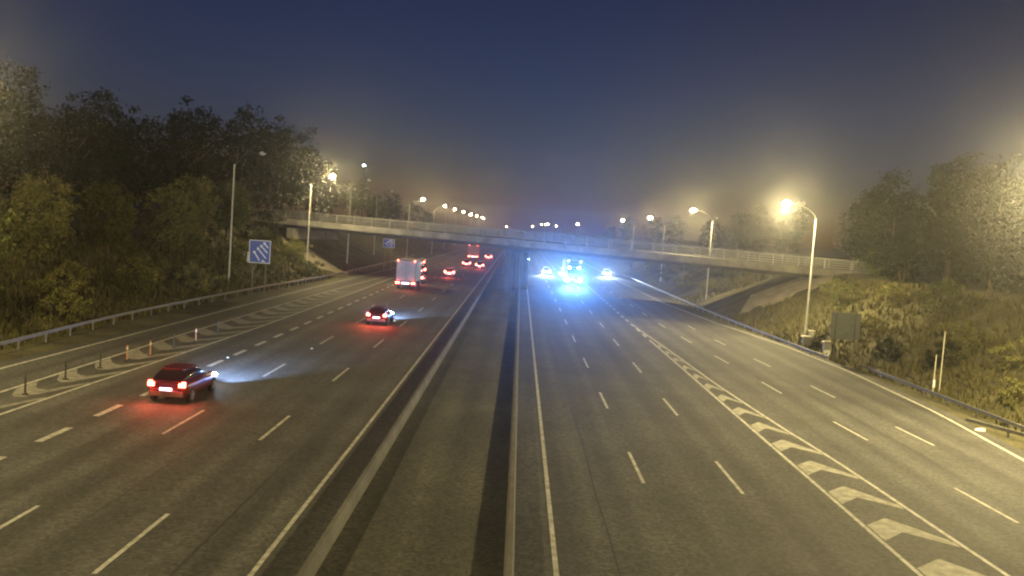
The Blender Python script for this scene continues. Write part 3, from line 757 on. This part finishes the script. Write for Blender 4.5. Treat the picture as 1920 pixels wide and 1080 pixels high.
def make_tree(seed, H, Wd, m, clumps=120, per=42, leaf=.42):
    rng = random.Random(seed)
    t = empty('tree', (0, 0, 0))
    mb = MB(); lean = rng.uniform(-.4, .4)
    mb.tube([(0, 0, -.5), (lean*.3, 0, H*.3), (lean, 0, H*.72)], [H*.022, H*.016, H*.006], 8)
    for k in range(7):
        a = rng.uniform(0, 2*PI); z = H*rng.uniform(.22, .6); r = Wd*rng.uniform(.25, .42)
        mb.tube([(lean*z/H, 0, z), (math.cos(a)*r*.5, math.sin(a)*r*.5, z+H*.09), (math.cos(a)*r, math.sin(a)*r, z+H*.2)], [H*.009, H*.006, H*.002], 5)
    mb.build('trunk', MT['bark'], t)
    mb = MB()
    crown_mesh(mb, rng, (lean, 0, H*.60), Wd*.5, Wd*.5, H*.40, clumps, per, leaf, .3)
    crown_mesh(mb, rng, (lean+Wd*.14, 0, H*.34), Wd*.42, Wd*.42, H*.22, clumps//3, per, leaf, .3)
    mb.build('crown', m, t)
    return t
def make_bush(seed, H, Wd, m, clumps=46, per=42, leaf=.24):
    rng = random.Random(seed)
    t = empty('bush', (0, 0, 0))
    mb = MB()
    for k in range(6):
        a = rng.uniform(0, 2*PI); r = Wd*.3
        mb.tube([(0, 0, -.3), (math.cos(a)*r*.4, math.sin(a)*r*.4, H*.4), (math.cos(a)*r, math.sin(a)*r, H*.75)], [.06, .04, .015], 5)
    mb.build('stem', MT['bark'], t)
    mb = MB(); crown_mesh(mb, rng, (0, 0, H*.45), Wd*.5, Wd*.5, H*.55, clumps, per, leaf, .35, -.8)
    mb.build('foliage', m, t)
    return t
TP = [make_tree(1, 12, 8.5, MT['leafd'], 150), make_tree(2, 14, 8, MT['leafd'], 150), make_tree(3, 10, 8, MT['leafm'], 140), make_tree(4, 13, 7, MT['leafm'], 130), make_tree(5, 11, 8, MT['leafy'], 140)]
BP = [make_bush(11, 3, 4.2, MT['leafm']), make_bush(12, 2.4, 3.6, MT['leafy']), make_bush(13, 4, 4.4, MT['leafd'], 60), make_bush(14, 2.0, 4.2, MT['leafy'])]
usedp = set()
def plant(protos_, k, x, y, s, lab, cat, grp, sz=None, name=None):
    p = protos_[k]; key = (id(protos_), k)
    o = p if key not in usedp else copy_tree(p); usedp.add(key)
    o.location = (x, y, gz(x, y)-.1); o.scale = (s, s, sz or s); o.rotation_euler.z = random.uniform(0, 6.28)
    tag(o, lab, cat, grp); return o
ORD = ['first', 'second', 'third', 'fourth', 'fifth', 'sixth', 'seventh', 'eighth', 'ninth', 'tenth', 'eleventh', 'twelfth', 'thirteenth', 'fourteenth', 'fifteenth', 'sixteenth', 'seventeenth', 'eighteenth', 'nineteenth', 'twentieth', 'twenty-first', 'twenty-second', 'twenty-third', 'twenty-fourth', 'twenty-fifth']
# left crest trees: (x, y, k, scale)
LT = [(-31.5, 50, 2, .72), (-43, 62, 1, .92), (-46, 72, 0, 1.08), (-49, 84, 1, .98), (-47, 93, 0, .98), (-49, 104, 1, .98), (-50, 115, 0, 1.1), (-47, 126, 1, 1.0), (-51, 138, 0, 1.45), (-47, 150, 1, 1.3), (-46, 163, 0, 1.5), (-46, 178, 1, 1.3), (-44, 194, 0, 1.15), (-40, 214, 3, .85), (-39, 240, 2, .85), (-40, 275, 1, .7), (-39, 320, 0, .75), (-40, 380, 0, .7)]
for i, (x, y, k, s) in enumerate(LT):
    plant(TP, k, x, y, s, ('pale leafy tree under the lamp at the left edge of the view' if i == 0 else '%s dark tree along the top of the left bank, counting from the camera' % ORD[i]), 'tree', 'trees along the left bank')
LF = [(-36.5, 68, 4, .62), (-36.8, 80, 2, .66), (-35.5, 91, 4, .62), (-37.3, 102, 4, .66), (-37, 113, 2, .74)]
for i, (x, y, k, s) in enumerate(LF):
    plant(TP, k, x, y, s, '%s small greener tree halfway up the left bank, counting from the camera' % ORD[i], 'tree', 'smaller trees halfway up the left bank')
RTt = [(44, 53, 0, .8), (47, 60, 0, 1.0), (43, 66, 1, .85), (50, 72, 1, 1.05), (42, 77, 0, .85), (52, 88, 0, 1.15), (42.5, 89, 1, .75), (49, 98, 1, 1.0), (54, 108, 0, 1.1), (47, 116, 1, .8), (50, 132, 0, .85), (44, 148, 1, .72), (40, 162, 0, .7), (46, 176, 1, .75), (41, 192, 0, .65), (38, 220, 1, .6), (39, 260, 0, .7), (38, 320, 1, .7), (40, 400, 0, .75)]
RTt += [(38, 72.5, 0, .85), (38.5, 81, 1, .78), (37.5, 91, 0, .72), (40, 99, 1, .8), (42, 107, 0, .85)]
RTt.sort(key=lambda q: q[1])
for i, (x, y, k, s) in enumerate(RTt):
    plant(TP, k, x, y, s, '%s tree along the top of the right bank, counting from the camera' % ORD[i], 'tree', 'trees along the right bank')
LB = []
rg = random.Random(5)
for i in range(20):
    y = 46 + i*4.3
    if i == 10: continue
    LB.append((-(30.6 + (i % 3)*1.5 + rg.uniform(-.3, .5)), y, [1, 0, 3, 1, 3][i % 5], rg.uniform(.75, 1.15)))
LB = [b for b in LB if not (86 < b[1] < 97 and b[0] > -32)]
for i, (x, y, k, s) in enumerate(LB):
    plant(BP, k, x, y, s, '%s bush behind the left guardrail, counting from the camera' % (ORD[i] if i < 20 else 'last'), 'bush', 'bushes behind the left guardrail')
plant(BP, 1, -27.6, 118.5, .95, 'rounded pale bush by the lamp post at the left end of the bridge', 'bush', None)
plant(BP, 2, -34.5, 119, 1.25, 'tall dense bush against the left end of the bridge', 'bush', None)
RB = [(31.5, 47, 0, .9), (29.8, 53, 1, .6), (32.5, 57, 3, .9), (30.3, 63, 2, .55), (33, 66, 1, .9), (28.6, 68.2, 2, .5), (35, 73, 0, .9), (30.5, 76, 3, .7), (34, 81, 1, .9), (29.2, 79.3, 2, .4), (32, 88, 0, .8), (37.5, 88, 2, .9), (33.5, 95, 3, .9), (38.5, 97, 0, 1.0), (26.8, 78.2, 2, .32)]
for i, (x, y, k, s) in enumerate(RB):
    plant(BP, k, x, y, s, '%s bush on the right bank this side of the bridge, counting from the camera' % ORD[i], 'bush', 'bushes on the right bank')
RC = [(28, 130, 1, .9), (31, 137, 0, 1.0), (27, 145, 3, .9), (30, 153, 1, 1.1), (27, 163, 0, .9), (31, 172, 1, 1.1), (28, 184, 3, 1.2), (30, 200, 0, 1.2)]
for i, (x, y, k, s) in enumerate(RC):
    plant(BP, k, x, y, s, '%s bush seen beneath the right half of the bridge, counting from the camera' % ORD[i], 'bush', 'bushes beyond the bridge on the right')

# rough grass over the banks: nobody could count it
def build_grass():
    rng = random.Random(9); mb = MB()
    for i in range(26000):
        side = rng.random() < .5
        y = 34 + 100*rng.random()**1.3
        if side: x = lerp_tab(RAILL, y) - .3 - rng.random()*11
        else: x = lerp_tab(RAILR, y) + .3 + rng.random()*13
        if abs(y - bridge_y(x) - 6) < 9.5: continue
        z = gz(x, y); h = rng.uniform(.18, .6); a = rng.uniform(0, PI); w = rng.uniform(.05, .12)
        dx, dy = math.cos(a)*w, math.sin(a)*w; lx, ly = rng.uniform(-.2, .2), rng.uniform(-.2, .2)
        mb.add([(x-dx, y-dy, z-.05), (x+dx, y+dy, z-.05), (x+lx+dx*.3, y+ly+dy*.3, z+h), (x+lx-dx*.3, y+ly-dy*.3, z+h)], [(0, 1, 2, 3)])
    tag(mb.build('grass', MT['blade']), 'rough yellowish grass growing over both banks', 'grass', kind='stuff')
build_grass()

# ------------------------------------------------------------------ added glow volume, stands in for lens bloom around the lights
GLOW_HAZE = 0.0005
mb = MB(); mb.box((0, 430, 13), (360, 1000, 31))
hz = mb.build('glow_haze', [])
hm = bpy.data.materials.new('lamp_glow_haze'); hm.use_nodes = True; hm.cycles.volume_sampling = 'EQUIANGULAR'; nt = hm.node_tree; nt.nodes.clear()
out = nt.nodes.new('ShaderNodeOutputMaterial'); pv = nt.nodes.new('ShaderNodeVolumePrincipled')
pv.inputs['Color'].default_value = (.95, .95, .95, 1); pv.inputs['Density'].default_value = GLOW_HAZE; pv.inputs['Anisotropy'].default_value = .90
nt.links.new(pv.outputs[0], out.inputs['Volume'])
hz.data.materials.append(hm); tag(hz, kind='stuff')
